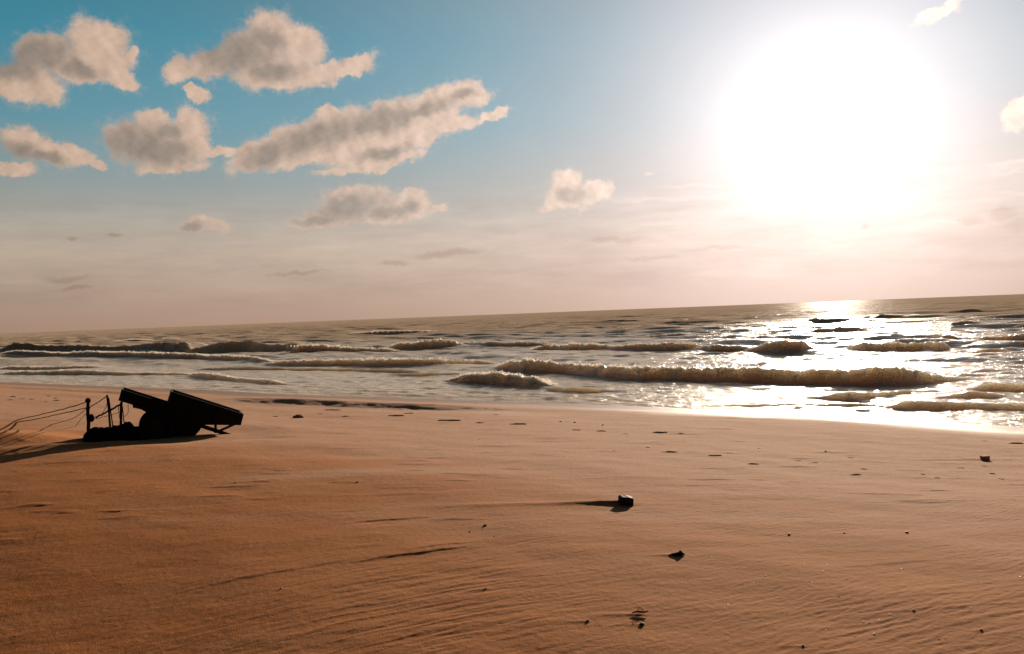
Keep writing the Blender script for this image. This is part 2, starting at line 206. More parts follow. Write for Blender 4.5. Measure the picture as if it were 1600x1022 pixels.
# ------------------------------------------------------------------ node helper
class NT:
    def __init__(s, tree): s.t = tree; s.n = tree.nodes; s.l = tree.links
    def new(s, typ, **kw):
        n = s.n.new(typ)
        for k, v in kw.items(): setattr(n, k, v)
        return n
    def put(s, sock, v):
        if isinstance(v, bpy.types.NodeSocket): s.l.new(v, sock)
        elif v is not None:
            if isinstance(v, (tuple, list)) and sock.type == 'RGBA' and len(v) == 3: v = (*v, 1)
            sock.default_value = v
    def m(s, op, a, b=None, c=None, clamp=False):
        n = s.new('ShaderNodeMath', operation=op, use_clamp=clamp)
        for i, v in enumerate((a, b, c)):
            if v is not None: s.put(n.inputs[i], v)
        return n.outputs[0]
    def vm(s, op, a, b=None, out=0):
        n = s.new('ShaderNodeVectorMath', operation=op)
        s.put(n.inputs[0], a)
        if b is not None: s.put(n.inputs[1], b)
        return n.outputs[out]
    def vscale(s, a, k):
        n = s.new('ShaderNodeVectorMath', operation='SCALE'); s.put(n.inputs[0], a); s.put(n.inputs['Scale'], k); return n.outputs[0]
    def mr(s, v, a, b, c=0., d=1., smooth=True):
        n = s.new('ShaderNodeMapRange', interpolation_type='SMOOTHSTEP' if smooth else 'LINEAR', clamp=True)
        for i, q in enumerate((v, a, b, c, d)): s.put(n.inputs[i], q)
        return n.outputs[0]
    def noise(s, vec, scale, detail=4, rough=.5, dist=0., out=0, dims='3D'):
        n = s.new('ShaderNodeTexNoise', noise_dimensions=dims)
        s.put(n.inputs['Vector'], vec); s.put(n.inputs['Scale'], scale); s.put(n.inputs['Detail'], detail)
        s.put(n.inputs['Roughness'], rough); s.put(n.inputs['Distortion'], dist)
        return n.outputs[out]
    def mix(s, f, a, b, blend='MIX'):
        n = s.new('ShaderNodeMix', data_type='RGBA', blend_type=blend)
        s.put(n.inputs[0], f); s.put(n.inputs[6], a); s.put(n.inputs[7], b)
        return n.outputs[2]
    def mapping(s, vec, loc=(0, 0, 0), rot=(0, 0, 0), scale=(1, 1, 1), typ='POINT'):
        n = s.new('ShaderNodeMapping', vector_type=typ)
        s.put(n.inputs['Vector'], vec); n.inputs['Location'].default_value = loc
        n.inputs['Rotation'].default_value = rot; n.inputs['Scale'].default_value = scale
        return n.outputs[0]
    def xyz(s, x, y, z=0.):
        n = s.new('ShaderNodeCombineXYZ')
        for i, v in enumerate((x, y, z)): s.put(n.inputs[i], v)
        return n.outputs[0]
    def ramp(s, f, stops, interp='LINEAR'):
        n = s.new('ShaderNodeValToRGB'); cr = n.color_ramp; cr.interpolation = interp
        while len(cr.elements) < len(stops): cr.elements.new(.5)
        for e, (p, c) in zip(cr.elements, stops): e.position = p; e.color = (*c, 1)
        s.put(n.inputs[0], f); return n.outputs[0]

# ================================================================== sky
w = bpy.data.worlds.new('World'); sc.world = w; w.use_nodes = True
w.cycles.sampling_method = 'MANUAL'; w.cycles.sample_map_resolution = 512
K = NT(w.node_tree); K.n.clear()
gen = K.new('ShaderNodeTexCoord').outputs['Generated']
dirv = K.vm('NORMALIZE', gen)
sep = K.new('ShaderNodeSeparateXYZ'); K.put(sep.inputs[0], dirv)
DEG = 180 / math.pi
el = K.m('MULTIPLY', K.m('ARCSINE', sep.outputs[2]), DEG)
az = K.m('MULTIPLY', K.m('ARCTAN2', sep.outputs[0], sep.outputs[1]), DEG)
th = K.m('MULTIPLY', K.m('ARCCOSINE', K.m('MINIMUM', K.vm('DOT_PRODUCT', dirv, tuple(SD), out=1), 1.)), DEG)
ael = K.xyz(az, el)

nish = K.new('ShaderNodeTexSky', sky_type='NISHITA', sun_disc=False)
nish.sun_elevation = SUN_EL; nish.sun_rotation = SUN_AZ
nish.air_density = 1.0; nish.dust_density = 1.2; nish.ozone_density = 2.0; nish.altitude = 0

# haze and aureole of a low sun in moist sea air, over the clear-air sky
hz = K.ramp(K.m('DIVIDE', el, 90., clamp=True), [
    (0, (.37, .235, .165)), (2.2 / 90, (.40, .285, .212)), (4.8 / 90, (.46, .365, .285)), (6.4 / 90, (.42, .365, .305)), (9 / 90, (.265, .31, .30)), (13 / 90, (.10, .275, .34)),
    (18.5 / 90, (.022, .215, .305)), (26 / 90, (.02, .12, .17)), (40 / 90, (.02, .045, .06)), (1, (.015, .022, .03))])
side = K.mr(th, 45., 105., 1., .10)
hz = K.vscale(K.vscale(hz, side), K.mr(th, 7., 27., .72, 1.))
g1 = K.m('MULTIPLY', K.m('EXPONENT', K.m('DIVIDE', th, -14.)), 1.2)
q2 = K.m('DIVIDE', th, 10.)
glow = K.vm('ADD', K.vscale((1., .80, .76), g1), K.vscale((.28, .25, .25), K.m('EXPONENT', K.m('MULTIPLY', K.m('MULTIPLY', q2, q2), -1.))))
q = K.m('DIVIDE', th, 2.7); core = K.m('MULTIPLY', K.m('EXPONENT', K.m('MULTIPLY', K.m('MULTIPLY', q, q), -1.)), 6.)
base = K.vm('ADD', K.vm('ADD', hz, glow), K.vscale((1., .97, .93), core))

# cloud field: unions of soft lobes at their bearings (azimuth, elevation in degrees), torn by noise
def field_group(name, lobes, warp, wscale):
    g = bpy.data.node_groups.new(name, 'ShaderNodeTree')
    g.interface.new_socket('p', in_out='INPUT', socket_type='NodeSocketVector')
    g.interface.new_socket('f', in_out='OUTPUT', socket_type='NodeSocketFloat')
    q = NT(g); gi = q.new('NodeGroupInput'); go = q.new('NodeGroupOutput')
    p = gi.outputs[0]
    n1 = q.vm('SUBTRACT', q.noise(p, wscale, 6, .58, out=1), (.5, .5, .5))
    n2 = q.vm('SUBTRACT', q.noise(p, wscale * 4.2, 4, .6, out=1), (.5, .5, .5))
    pw = q.vm('ADD', p, q.vm('ADD', q.vscale(n1, warp), q.vscale(n2, warp * .33)))
    pw = q.vm('MULTIPLY', pw, (1, 1, 0))
    acc = None
    for (x, y, rx, ry, a) in lobes:
        src = pw
        if acc is not None:                       # one lobe after another: keeps the shader's stack small
            ma = q.new('ShaderNodeVectorMath', operation='MULTIPLY_ADD')
            q.put(ma.inputs[0], acc); ma.inputs[1].default_value = (1e-7,) * 3; q.put(ma.inputs[2], pw); src = ma.outputs[0]
        d = q.vm('LENGTH', q.mapping(src, (x, y, 0), (0, 0, math.radians(a)), (rx, ry, 1), 'TEXTURE'), out=1)
        v = q.m('SUBTRACT', 1., d)
        acc = v if acc is None else q.m('SMOOTH_MAX', acc, v, .25)
    q.put(go.inputs[0], acc)
    return g
def use(g, p):
    n = K.new('ShaderNodeGroup'); n.node_tree = g; K.put(n.inputs[0], p); return n.outputs[0]

gc = field_group('cumulus_field', CLOUD_CUMULUS, 1.5, .55)
F0 = use(gc, ael)
off = K.vm('SUBTRACT', (21.7, 11.5, 0), ael)
off = K.vscale(K.vm('NORMALIZE', off), 1.5)
gk = field_group('core_field', CLOUD_CORE, 1.1, .55)        # where the clouds are thick enough to stop the light
F1 = use(gk, ael)
off = K.vm('NORMALIZE', K.vm('SUBTRACT', (21.7, 11.5, 0), ael))
puff = K.noise(ael, .75, 8, .6)
dens = K.m('ADD', K.m('ADD', F0, .08), K.m('MULTIPLY', K.m('SUBTRACT', puff, .5), 1.0))
veil = K.m('MULTIPLY', K.mr(dens, -.7, .0), K.mr(K.noise(ael, 1.6, 6, .65), .42, .72, .0, .32))
alpha = K.m('MAXIMUM', K.mr(dens, -.28, .28), veil)
thick = K.m('ADD', F1, K.m('MULTIPLY', K.m('SUBTRACT', puff, .5), .55))
shade = K.m('MULTIPLY', K.mr(thick, -.75, .62), .84)
# billows: each catches the light on the side turned to the sun
od = K.vscale(off, .42)
bl0 = K.noise(ael, .85, 5, .55); bl1 = K.noise(K.vm('ADD', ael, od), .85, 5, .55)
relief = K.m('MULTIPLY', K.m('SUBTRACT', bl0, bl1), .7)
litc = K.vm('ADD', (.57, .395, .29), K.vscale((1.15, 1.0, .93), g1))
drkc = K.vm('ADD', (.205, .170, .138), K.vscale((1.0, .80, .68), g1))
ccol = K.vscale(K.mix(shade, litc, drkc), K.m('ADD', 1., relief))
low = K.mr(el, 3., 12., .55, 1.)
base = K.mix(K.m('MULTIPLY', K.m('MULTIPLY', alpha, low), .97), base, ccol)

gs = field_group('streak_field', CLOUD_STREAK, .8, .5)
sn = K.noise(K.mapping(ael, scale=(.25, 1.6, 1)), 1.2, 6, .6)
sal = K.mr(K.m('ADD', use(gs, ael), K.m('MULTIPLY', K.m('SUBTRACT', sn, .5), 1.3)), 0., .8)
base = K.mix(K.m('MULTIPLY', sal, .75), base, K.vm('ADD', K.vm('ADD', (.40, .30, .25), K.vscale((1.15, 1., .95), g1)), K.vscale((.5, .5, .5), core)))
gb = field_group('bank_field', CLOUD_BANK, 1.0, .5)
bal = K.mr(K.m('ADD', use(gb, ael), K.m('MULTIPLY', K.m('SUBTRACT', puff, .5), 1.0)), 0., .7)
base = K.mix(K.m('MULTIPLY', bal, .42), base, K.vm('ADD', (.25, .165, .12), K.vscale((.92, .72, .64), g1)))
# faint layered bank over the horizon
bn = K.noise(K.mapping(ael, scale=(.10, .55, 1)), 1.3, 6, .62)
bw = K.m('MULTIPLY', K.mr(el, .3, 2.5), K.mr(el, 6.5, 10., 1., 0.))
bfac = K.m('ADD', 1., K.m('MULTIPLY', K.m('MULTIPLY', K.m('SUBTRACT', bn, .52), .55), bw))
base = K.vscale(base, bfac)
mot = K.m('ADD', 1., K.m('MULTIPLY', K.m('SUBTRACT', K.noise(ael, .12, 5, .55), .5), .12))
base = K.vscale(base, mot)
# ground side of the world (only ever seen below the sea's edge)
base = K.mix(K.mr(el, -3., 0.), (.05, .035, .025), base)

bg1 = K.new('ShaderNodeBackground'); K.put(bg1.inputs[0], K.mix(.985, nish.outputs[0], (0, 0, 0))); bg1.inputs[1].default_value = .05
bg2 = K.new('ShaderNodeBackground'); K.put(bg2.inputs[0], base); bg2.inputs[1].default_value = 2 ** (-EXPO)
add = K.new('ShaderNodeAddShader'); K.l.new(bg1.outputs[0], add.inputs[0]); K.l.new(bg2.outputs[0], add.inputs[1])
K.l.new(add.outputs[0], K.new('ShaderNodeOutputWorld').inputs[0])

# ================================================================== materials
def mat(name):
    m = bpy.data.materials.new(name); m.use_nodes = True
    k = NT(m.node_tree); k.n.clear()
    b = k.new('ShaderNodeBsdfPrincipled'); o = k.new('ShaderNodeOutputMaterial')
    k.l.new(b.outputs[0], o.inputs[0])
    return m, k, b, o

def bump(k, h, dist, strength=1., normal=None):
    n = k.new('ShaderNodeBump'); k.put(n.inputs['Height'], h); n.inputs['Distance'].default_value = dist
    n.inputs['Strength'].default_value = strength
    if normal is not None: k.put(n.inputs['Normal'], normal)
    return n.outputs[0]

def sand_material():
    m, k, b, o = mat('beach_sand')
    p = k.new('ShaderNodeTexCoord').outputs['Object']
    wet = k.new('ShaderNodeAttribute', attribute_name='wet').outputs['Fac']
    streak = k.noise(k.mapping(p, rot=(0, 0, math.radians(-12)), scale=(.16, .9, 1)), 1., 5, .55)
    patch = k.noise(p, .35, 4, .5)
    fine = k.noise(p, 60., 3, .6)
    grain = k.noise(p, 420., 2, .6)
    dryf = k.new('ShaderNodeAttribute', attribute_name='dry').outputs['Fac']
    c = k.mix(k.mr(k.m('ADD', dryf, k.m('MULTIPLY', k.m('SUBTRACT', streak, .5), 1.6)), .15, .85), SAND_DAMP, SAND_DRY)
    red = k.new('ShaderNodeAttribute', attribute_name='iron').outputs['Fac']  # orange tint mask, strongest on the left foreground sand
    c = k.mix(red, c, SAND_RED)
    g1_ = k.noise(p, 95., 2, .6); g2_ = k.noise(p, 24., 4, .65)
    v = k.m('ADD', .58, k.m('ADD', k.m('MULTIPLY', k.m('ADD', g1_, g2_), .27), k.m('ADD', k.m('MULTIPLY', fine, .12), k.m('MULTIPLY', grain, .18))))
    c = k.vscale(c, v)
    c = k.mix(wet, c, k.vm('MULTIPLY', c, (.50, .46, .43)))
    k.put(b.inputs['Base Color'], c)
    k.put(b.inputs['Roughness'], k.m('SUBTRACT', 1., k.m('MULTIPLY', wet, .6)))
    k.put(b.inputs['Specular IOR Level'], k.m('ADD', .06, k.m('MULTIPLY', wet, .14)))
    h = k.m('ADD', k.m('ADD', k.m('MULTIPLY', grain, .3), k.m('MULTIPLY', g1_, .8)), k.m('ADD', fine, k.m('MULTIPLY', k.noise(p, 14., 3, .55), 1.6)))
    dry = k.m('SUBTRACT', 1., k.m('MULTIPLY', wet, .85))
    nb = k.new('ShaderNodeBump'); nb.inputs['Distance'].default_value = .0035
    k.put(nb.inputs['Height'], h); k.put(nb.inputs['Strength'], dry)
    k.put(b.inputs['Normal'], nb.outputs[0])
    return m
SAND_DRY = (.46, .245, .143); SAND_DAMP = (.385, .165, .064); SAND_RED = (.43, .135, .030)

def sea_material():
    m, k, b, o = mat('sea_water')
    p = k.new('ShaderNodeTexCoord').outputs['Object']
    fo = k.new('ShaderNodeAttribute', attribute_name='foam').outputs['Fac']
    ps = k.mapping(p, rot=(0, 0, math.radians(35.4)))
    pst = k.mapping(ps, scale=(.55, 1.0, 1))
    rip = k.m('ADD', k.m('ADD', k.noise(pst, 2.2, 5, .6), k.m('MULTIPLY', k.noise(k.mapping(ps, scale=(.35, 1., 1)), .45, 5, .6), .75)), k.m('MULTIPLY', k.noise(pst, 9., 4, .6), .34))
    b.inputs['Base Color'].default_value = (.68, .57, .46, 1)
    b.inputs['Subsurface Weight'].default_value = 1.; b.inputs['Subsurface Radius'].default_value = (1., .86, .72); b.inputs['Subsurface Scale'].default_value = 1.4
    far = k.new('ShaderNodeAttribute', attribute_name='unresolved').outputs['Fac']      # slope of the waves too small for the mesh out there
    k.put(b.inputs['Roughness'], k.m('ADD', .10, k.m('MULTIPLY', far, .22)))
    b.inputs['IOR'].default_value = 1.333
    k.put(b.inputs['Specular IOR Level'], k.m('SUBTRACT', .5, k.m('MULTIPLY', far, .40)))
    nb = k.new('ShaderNodeBump'); nb.inputs['Distance'].default_value = .22; nb.inputs['Strength'].default_value = 1.
    k.put(nb.inputs['Height'], rip)
    k.put(b.inputs['Normal'], nb.outputs[0])
    dl = k.new('ShaderNodeBsdfDiffuse'); dl.inputs[0].default_value = (.56, .40, .285, 1); k.put(dl.inputs['Normal'], nb.outputs[0])
    wx = k.new('ShaderNodeMixShader'); k.put(wx.inputs[0], k.m('MULTIPLY', far, .975)); k.l.new(b.outputs[0], wx.inputs[1]); k.l.new(dl.outputs[0], wx.inputs[2])
    fb = k.new('ShaderNodeBsdfPrincipled')
    fn = k.noise(pst, 5., 6, .68); fn2 = k.noise(p, 22., 3, .6)
    k.put(fb.inputs['Base Color'], k.mix(k.mr(fn2, .35, .65), (.66, .57, .48), (.90, .83, .75)))
    fb.inputs['Roughness'].default_value = .55
    k.put(fb.inputs['Normal'], bump(k, k.m('ADD', fn, k.m('MULTIPLY', fn2, .4)), .06))
    ff = k.mr(k.m('ADD', fo, k.m('MULTIPLY', k.m('SUBTRACT', fn, .5), 1.1)), .30, .62)
    mx = k.new('ShaderNodeMixShader'); k.put(mx.inputs[0], ff)
    k.l.new(wx.outputs[0], mx.inputs[1]); k.l.new(fb.outputs[0], mx.inputs[2])
    fb.inputs['Subsurface Weight'].default_value = .8; fb.inputs['Subsurface Radius'].default_value = (1., .8, .6); fb.inputs['Subsurface Scale'].default_value = .5
    k.l.new(mx.outputs[0], o.inputs[0])
    return m

def plain(name, col, rough=.7, var=.35, scale=9., bdist=.003, spec=.5, metal=0.):
    m, k, b, o = mat(name)
    p = k.new('ShaderNodeTexCoord').outputs['Object']
    n = k.noise(p, scale, 5, .6)
    k.put(b.inputs['Base Color'], k.vscale(tuple(col), k.m('ADD', 1 - var, k.m('MULTIPLY', n, 2 * var))))
    b.inputs['Roughness'].default_value = rough
    b.inputs['Specular IOR Level'].default_value = spec
    b.inputs['Metallic'].default_value = metal
    k.put(b.inputs['Normal'], bump(k, k.noise(p, scale * 4, 4, .6), bdist))
    return m

def foam_material():
    m, k, b, o = mat('foam_flakes')
    b.inputs['Base Color'].default_value = (.86, .80, .74, 1); b.inputs['Roughness'].default_value = .7
    t = k.new('ShaderNodeBsdfTranslucent'); t.inputs[0].default_value = (.80, .71, .63, 1)
    x = k.new('ShaderNodeMixShader'); x.inputs[0].default_value = .5
    k.l.new(b.outputs[0], x.inputs[1]); k.l.new(t.outputs[0], x.inputs[2]); k.l.new(x.outputs[0], o.inputs[0])
    return m

M = dict(
    foam=foam_material(),
    sand=sand_material(), sea=sea_material(),
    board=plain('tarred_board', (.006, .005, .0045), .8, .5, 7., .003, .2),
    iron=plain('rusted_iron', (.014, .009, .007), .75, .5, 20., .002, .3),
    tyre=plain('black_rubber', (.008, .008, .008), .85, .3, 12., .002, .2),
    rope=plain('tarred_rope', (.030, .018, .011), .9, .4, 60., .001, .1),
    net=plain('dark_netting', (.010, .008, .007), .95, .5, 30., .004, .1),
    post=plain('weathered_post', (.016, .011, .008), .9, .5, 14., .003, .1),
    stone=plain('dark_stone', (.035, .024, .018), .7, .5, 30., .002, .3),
    wood=plain('sodden_wood', (.016, .010, .007), .75, .5, 25., .003, .3),
    clod=plain('damp_sand_clod', (.32, .17, .10), .9, .3, 30., .004, .1),
    brick=plain('worn_brick', (.36, .17, .10), .85, .3, 30., .003, .2),
    shell=plain('bleached_shell', (.82, .78, .72), .35, .1, 40., .001, .5),
)

# ================================================================== mesh helpers
def grid_mesh(name, V, ncols, nrows, keep=None, wrap=False):
    """V (nrows*ncols,3) row-major -> mesh of quads."""
    i = np.arange(nrows - 1)[:, None]; j = np.arange(ncols if wrap else ncols - 1)[None, :]
    j2 = (j + 1) % ncols
    a = (i * ncols + j); b_ = (i * ncols + j2); c = ((i + 1) * ncols + j2); d = ((i + 1) * ncols + j)
    Q = np.stack(np.broadcast_arrays(a, d, c, b_), -1).reshape(-1, 4)
    if keep is not None:
        Q = Q[keep[Q].any(1)]
        used = np.zeros(len(V), bool); used[Q.ravel()] = True
        idx = np.cumsum(used) - 1; Q = idx[Q]; V = V[used]
    else: used = np.ones(len(V), bool)
    me = bpy.data.meshes.new(name)
    me.vertices.add(len(V)); me.vertices.foreach_set('co', np.ascontiguousarray(V, np.float32).ravel())
    me.loops.add(len(Q) * 4); me.loops.foreach_set('vertex_index', np.ascontiguousarray(Q, np.int32).ravel())
    me.polygons.add(len(Q)); me.polygons.foreach_set('loop_start', np.arange(0, len(Q) * 4, 4, dtype=np.int32))
    me.polygons.foreach_set('use_smooth', np.ones(len(Q), bool))
    me.update(calc_edges=True)
    return me, used

def attr(me, name, vals):
    a = me.attributes.new(name, 'FLOAT', 'POINT'); a.data.foreach_set('value', np.ascontiguousarray(vals, np.float32))

def link(name, me, material, parent=None):
    o = bpy.data.objects.new(name, me); C.objects.link(o)
    if material: me.materials.append(M[material])
    if parent: o.parent = parent
    return o

def tag(o, label, cat, group=None):
    o['label'] = label; o['category'] = cat
    if group: o['group'] = group
    return o

def empty(name, loc, label, cat, rz=0, group=None):
    o = bpy.data.objects.new(name, None); C.objects.link(o); o.location = loc; o.rotation_euler = (0, 0, rz)
    o.empty_display_size = .2
    return tag(o, label, cat, group)

def geo(*steps):
    out = [steps[0]]
    for stop, ratio in steps[1:]:
        while out[-1] < stop: out.append(out[-1] * ratio)
    return np.array(out)

# ================================================================== beach
dense = np.linspace(-52, 52, 1620)
ang = np.radians(np.concatenate([dense, np.linspace(52, 308, 90)[1:-1]]))
rad = geo(.25, (2.6, 1.06), (12.5, 1.0023), (75, 1.0042), (6000, 1.05))
RR, AA = np.meshgrid(rad, ang, indexing='ij')
X = (RR * np.sin(AA)).ravel(); Y = (RR * np.cos(AA)).ravel()
Z = sand_height(X, Y)
s_, u_ = su(X, Y)
wetv = 1 - sstep(1.3, 5.0, s_ + .9 * fbm(u_ / 4., s_ / 1.5, 3, 91))
runnel = np.exp(-((s_ - 6.6) / 1.1) ** 2) * sstep(-34, -27, u_) * (1 - sstep(-17, -12, u_)) * .75
wetv = np.clip(np.maximum(wetv, runnel * sstep(-.5, .2, fbm(u_ / 1.6, s_ / .5, 3, 95))), 0, 1)
dryv = np.clip(.95 - .95 * sstep(13.5, 21.5, s_ + 1.6 * fbm(X / 5., Y / 2.2, 3, 97)) + .25 * fbm(X / 2.2, Y / .9, 3, 98), 0, 1)
redv = np.clip(.55 * (1 - dryv) * sstep(3., -3., X) + .45 * fbm(X / 2.5, Y / 1.6, 3, 99) , 0, 1) * (1 - .75 * dryv)  # redder towards the left foreground, plus random patches
me, used = grid_mesh('beach', np.c_[X, Y, Z], len(ang), len(rad), wrap=True)
attr(me, 'wet', wetv); attr(me, 'dry', dryv); attr(me, 'iron', redv)
beach = link('beach', me, 'sand'); beach['kind'] = 'structure'
del X, Y, Z, RR, AA, s_, u_, wetv, runnel

# ================================================================== sea
def sea_surface(x, y, crests=None):
    s, u = su(x, y); v = -s
    r = np.hypot(x, y)
    z = np.zeros_like(x); foam = np.zeros_like(x)
    rng = np.random.default_rng(4)
    cell = np.maximum(r * .0045, .03)                     # what the mesh can carry here
    shoal = .10 + .90 * sstep(1, 45, v)
    main = math.atan2(-.815, -.579)                       # the sea runs in towards the shore
    for i in range(64):
        lam = .45 * 1.075 ** i
        if lam > 34: break
        a = main + rng.normal() * (.7 if lam < 2 else .30)
        kx, ky = math.cos(a) * 2 * np.pi / lam, math.sin(a) * 2 * np.pi / lam
        amp = (.0088 if lam < 2.2 else .0068) * lam ** (.95 if lam < 6 else .55) * (1 if lam < 6 else 6 ** .4)
        vis = sstep(2.2, 4.5, lam / cell)
        ph = kx * x + ky * y + rng.random() * 6.283 + 1.2 * perlin(x / (lam * 5) + i, y / (lam * 5), 200 + i)
        sn = np.sin(ph)
        if lam > 4: amp = amp * (1 + .25 * sstep(35, 140, v))
        z += amp * vis * (1 - np.abs(np.sin(ph / 2)) * 1.6 + .35 * sn if lam > 1.2 else sn) * (shoal if lam > 2 else .55 + .45 * shoal)
    gust = fbm(x / 60, y / 60, 3, 7)
    z = z * (1 + .5 * gust)
    z *= sstep(-1.2, 1.5, v)
    # whitecaps and foam lace left by the breakers
    lace = fbm(u / 3.4, v / 1.1, 5, 301, .6)
    surf = sstep(1, 4, v) * (1 - sstep(40, 75, v))
    foam += surf * sstep(.08, .5, lace + .12 * fbm(u / 15, v / 7, 2, 305)) * .62
    foam += sstep(45, 80, v) * (1 - .6 * sstep(150, 400, v)) * sstep(.24, .46, fbm(u / 8, v / 1.8, 4, 311, .65)) * .66
    for q_, (sc_, off_) in enumerate(((5.5, .0), (3.2, 4.), (7.5, 9.))):
        ln = 1 - np.abs(perlin(u / sc_ + off_, v / .75 + .8 * perlin(u / 2.2, v / 1.5, 330 + q_), 340 + q_)) * 9
        foam = np.maximum(foam, sstep(.1, .9, ln) * sstep(.4, 1.2, v) * (1 - sstep(5, 11, v)) * (.38 + .3 * fbm(u / .4, v / .25, 2, 350 + q_)))
    # swash film
    edge = np.exp(-((v - .2 - .25 * perlin(u / 1.7, u * 0, 320)) / .22) ** 2)
    foam = np.maximum(foam, edge * (.22 + .22 * fbm(u / .5, v / .3, 3, 321)))
    # breakers: ragged crest lines, steep on the landward face
    for k, (pts, fm) in enumerate(WAVES):
        P_ = np.array(pts)
        u0_, u1_ = P_[0, 0], P_[-1, 0]
        hm = P_[:, 2].max()
        sel = (u > u0_ - 3) & (u < u1_ + 3) & (v > P_[:, 1].min() - 4) & (v < P_[:, 1].max() + 14 * hm + 4)
        if not sel.any(): continue
        uu, vv = u[sel], v[sel]
        us = uu + .0 * vv
        vc = np.interp(us, P_[:, 0], P_[:, 1]); h = np.interp(us, P_[:, 0], P_[:, 2], 0, 0)
        tap = sstep(u0_ - 1.0, u0_ + .06 * (u1_ - u0_) + .3, us) * (1 - sstep(u1_ - .06 * (u1_ - u0_) - .3, u1_ + 1.0, us))
        h = np.interp(us, P_[:, 0], P_[:, 2]) * tap
        rough = min(1., fm)
        vc = vc + .45 * hm * fbm(us / 2.6, us * 0 + k, 3, 400 + k) + rough * .16 * hm * fbm(us / .8, vv / 2.5, 3, 450 + k)
        h = h * (1 + .24 * fbm(us / 2.2, us * 0 + k, 2, 500 + k) + rough * .26 * fbm(us / .6, vv / .8, 4, 550 + k, .6))
        wf = np.maximum(.9 * h, .12) * (1.25 - .35 * rough); wb = np.maximum(3.6 * h, .5)
        d = vv - vc - wf
        f = np.where(d < 0, sstep(-1.15, .0, d / wf) ** 1.15, np.exp(-(d / wb) ** 2 * 1.3) * .8 + .2 * np.exp(-np.clip(d, 0, 99) / (wf * .35)))
        tz = h * f
        churn = fbm(us / .5, vv / .5, 4, 600 + k, .6)
        tz = tz + rough * .16 * h * f * churn * 1.3
        z[sel] = z[sel] * (1 - .3 * np.clip(f * tap, 0, 1)) + tz - .10 * h * np.exp(-((d + 1.7 * wf) / (1.2 * wf)) ** 2)
        if fm > 0:
            cr = np.exp(-((d - .15 * wf) / (.42 * wf)) ** 2)
            face = np.where(d < 0, sstep(-1.15, -.2, d / wf), 0) * (fm - .35) * .9
            back = np.where(d > 0, np.exp(-d / (3.2 * h + .4)), 0) * .75 * (sstep(-.35, .35, churn))
            ff = np.clip(np.maximum(np.maximum(cr * .95, face), back) * fm * (.75 + .6 * churn), 0, 1) * sstep(.02, .12, h)
            foam[sel] = np.maximum(foam[sel], ff)
    if crests is not None: return z, crests
    # water never stands proud of the sand it runs out on
    return z, np.clip(foam, 0, 1)

# torn foam and spray on the breaking crests: countless thin flakes the low sun shines through
def surf_foam():
    rg = np.random.default_rng(11); PX = []; SZ = []; LIFT = []
    for k, (pts, fm) in enumerate(WAVES):
        if fm < .3: continue
        P_ = np.array(pts); L = P_[-1, 0] - P_[0, 0]; hm = P_[:, 2].mean()
        n = int(L * hm ** .5 * fm * (900 if fm < 1.2 else 3200))
        u = rg.uniform(P_[0, 0], P_[-1, 0], n)
        h = np.interp(u, P_[:, 0], P_[:, 2]); vc = np.interp(u, P_[:, 0], P_[:, 1])
        clump = fbm(u / 1.3, u * 0 + k, 3, 900 + k, .6)
        keep = (rg.random(n) < .35 + 1.1 * clump) & (rg.random(n) < 1 - .8 * sstep(-25, -14, u))
        t = rg.normal(size=n)
        d = np.where(t < 0, t * .28 * h, t * .9 * h) if fm < 1.2 else rg.uniform(-.9, 3.5, n) * h
        v = vc + .9 * h + d
        PX.append(np.c_[u, v][keep]); SZ.append((.018 + .03 * rg.random(n) ** 2)[keep] * (.7 + .6 * h[keep])); LIFT.append((np.abs(rg.normal(size=n)) * .10 * h * np.exp(-(d / h) ** 2))[keep])
    uv = np.concatenate(PX); sz = np.concatenate(SZ); lift = np.concatenate(LIFT); n = len(uv)
    dd = np.interp(uv[:, 0], SHORE_U, SHORE_D); sN = S0 + dd + uv[:, 1]
    x = NY * uv[:, 0] + NX * sN; y = -NX * uv[:, 0] + NY * sN
    z, _ = sea_surface(x, y, crests=0)
    c = np.c_[x, y, z + lift + .01]
    a = rg.normal(size=(n, 3)); a[:, 2] *= .5; a /= np.linalg.norm(a, axis=1)[:, None]
    b = np.cross(a, rg.normal(size=(n, 3))); b /= np.linalg.norm(b, axis=1)[:, None]
    a *= (sz * 1.5)[:, None]; b *= (sz * .9)[:, None]
    V = np.stack([c - a, c - b * .8, c + a * .9, c + b], 1).reshape(-1, 3)
    me = bpy.data.meshes.new('surf_foam')
    me.vertices.add(len(V)); me.vertices.foreach_set('co', V.astype(np.float32).ravel())
    me.loops.add(len(V)); me.loops.foreach_set('vertex_index', np.arange(len(V), dtype=np.int32))
    me.polygons.add(n); me.polygons.foreach_set('loop_start', np.arange(0, len(V), 4, dtype=np.int32))
    me.update(calc_edges=True)
    o = link('surf_foam', me, 'foam'); o['kind'] = 'stuff'; o['label'] = 'torn white foam and spray along the breaking crests'
    print('foam flakes', n)
surf_foam()

da = np.linspace(-47, 47, 1420)
ang = np.radians(np.concatenate([np.linspace(-100, -47, 60)[:-1], da, np.linspace(47, 100, 60)[1:]]))
rad = geo(14, (70, 1.0027), (170, 1.004), (900, 1.009), (12000, 1.03))
RR, AA = np.meshgrid(rad, ang, indexing='ij')
X = (RR * np.sin(AA)).ravel(); Y = (RR * np.cos(AA)).ravel()
s_, u_ = su(X, Y)
zz, fo = sea_surface(X, Y)
me, used = grid_mesh('sea', np.c_[X, Y, zz], len(ang), len(rad), keep=(s_ < 2.0))
attr(me, 'foam', fo[used]); attr(me, 'unresolved', np.maximum(sstep(28, 200, np.hypot(X, Y)), .35 * (1 - sstep(.5, 5., -s_)))[used])
sea = link('sea', me, 'sea'); sea['kind'] = 'structure'
del X, Y, RR, AA, s_, u_, zz, fo

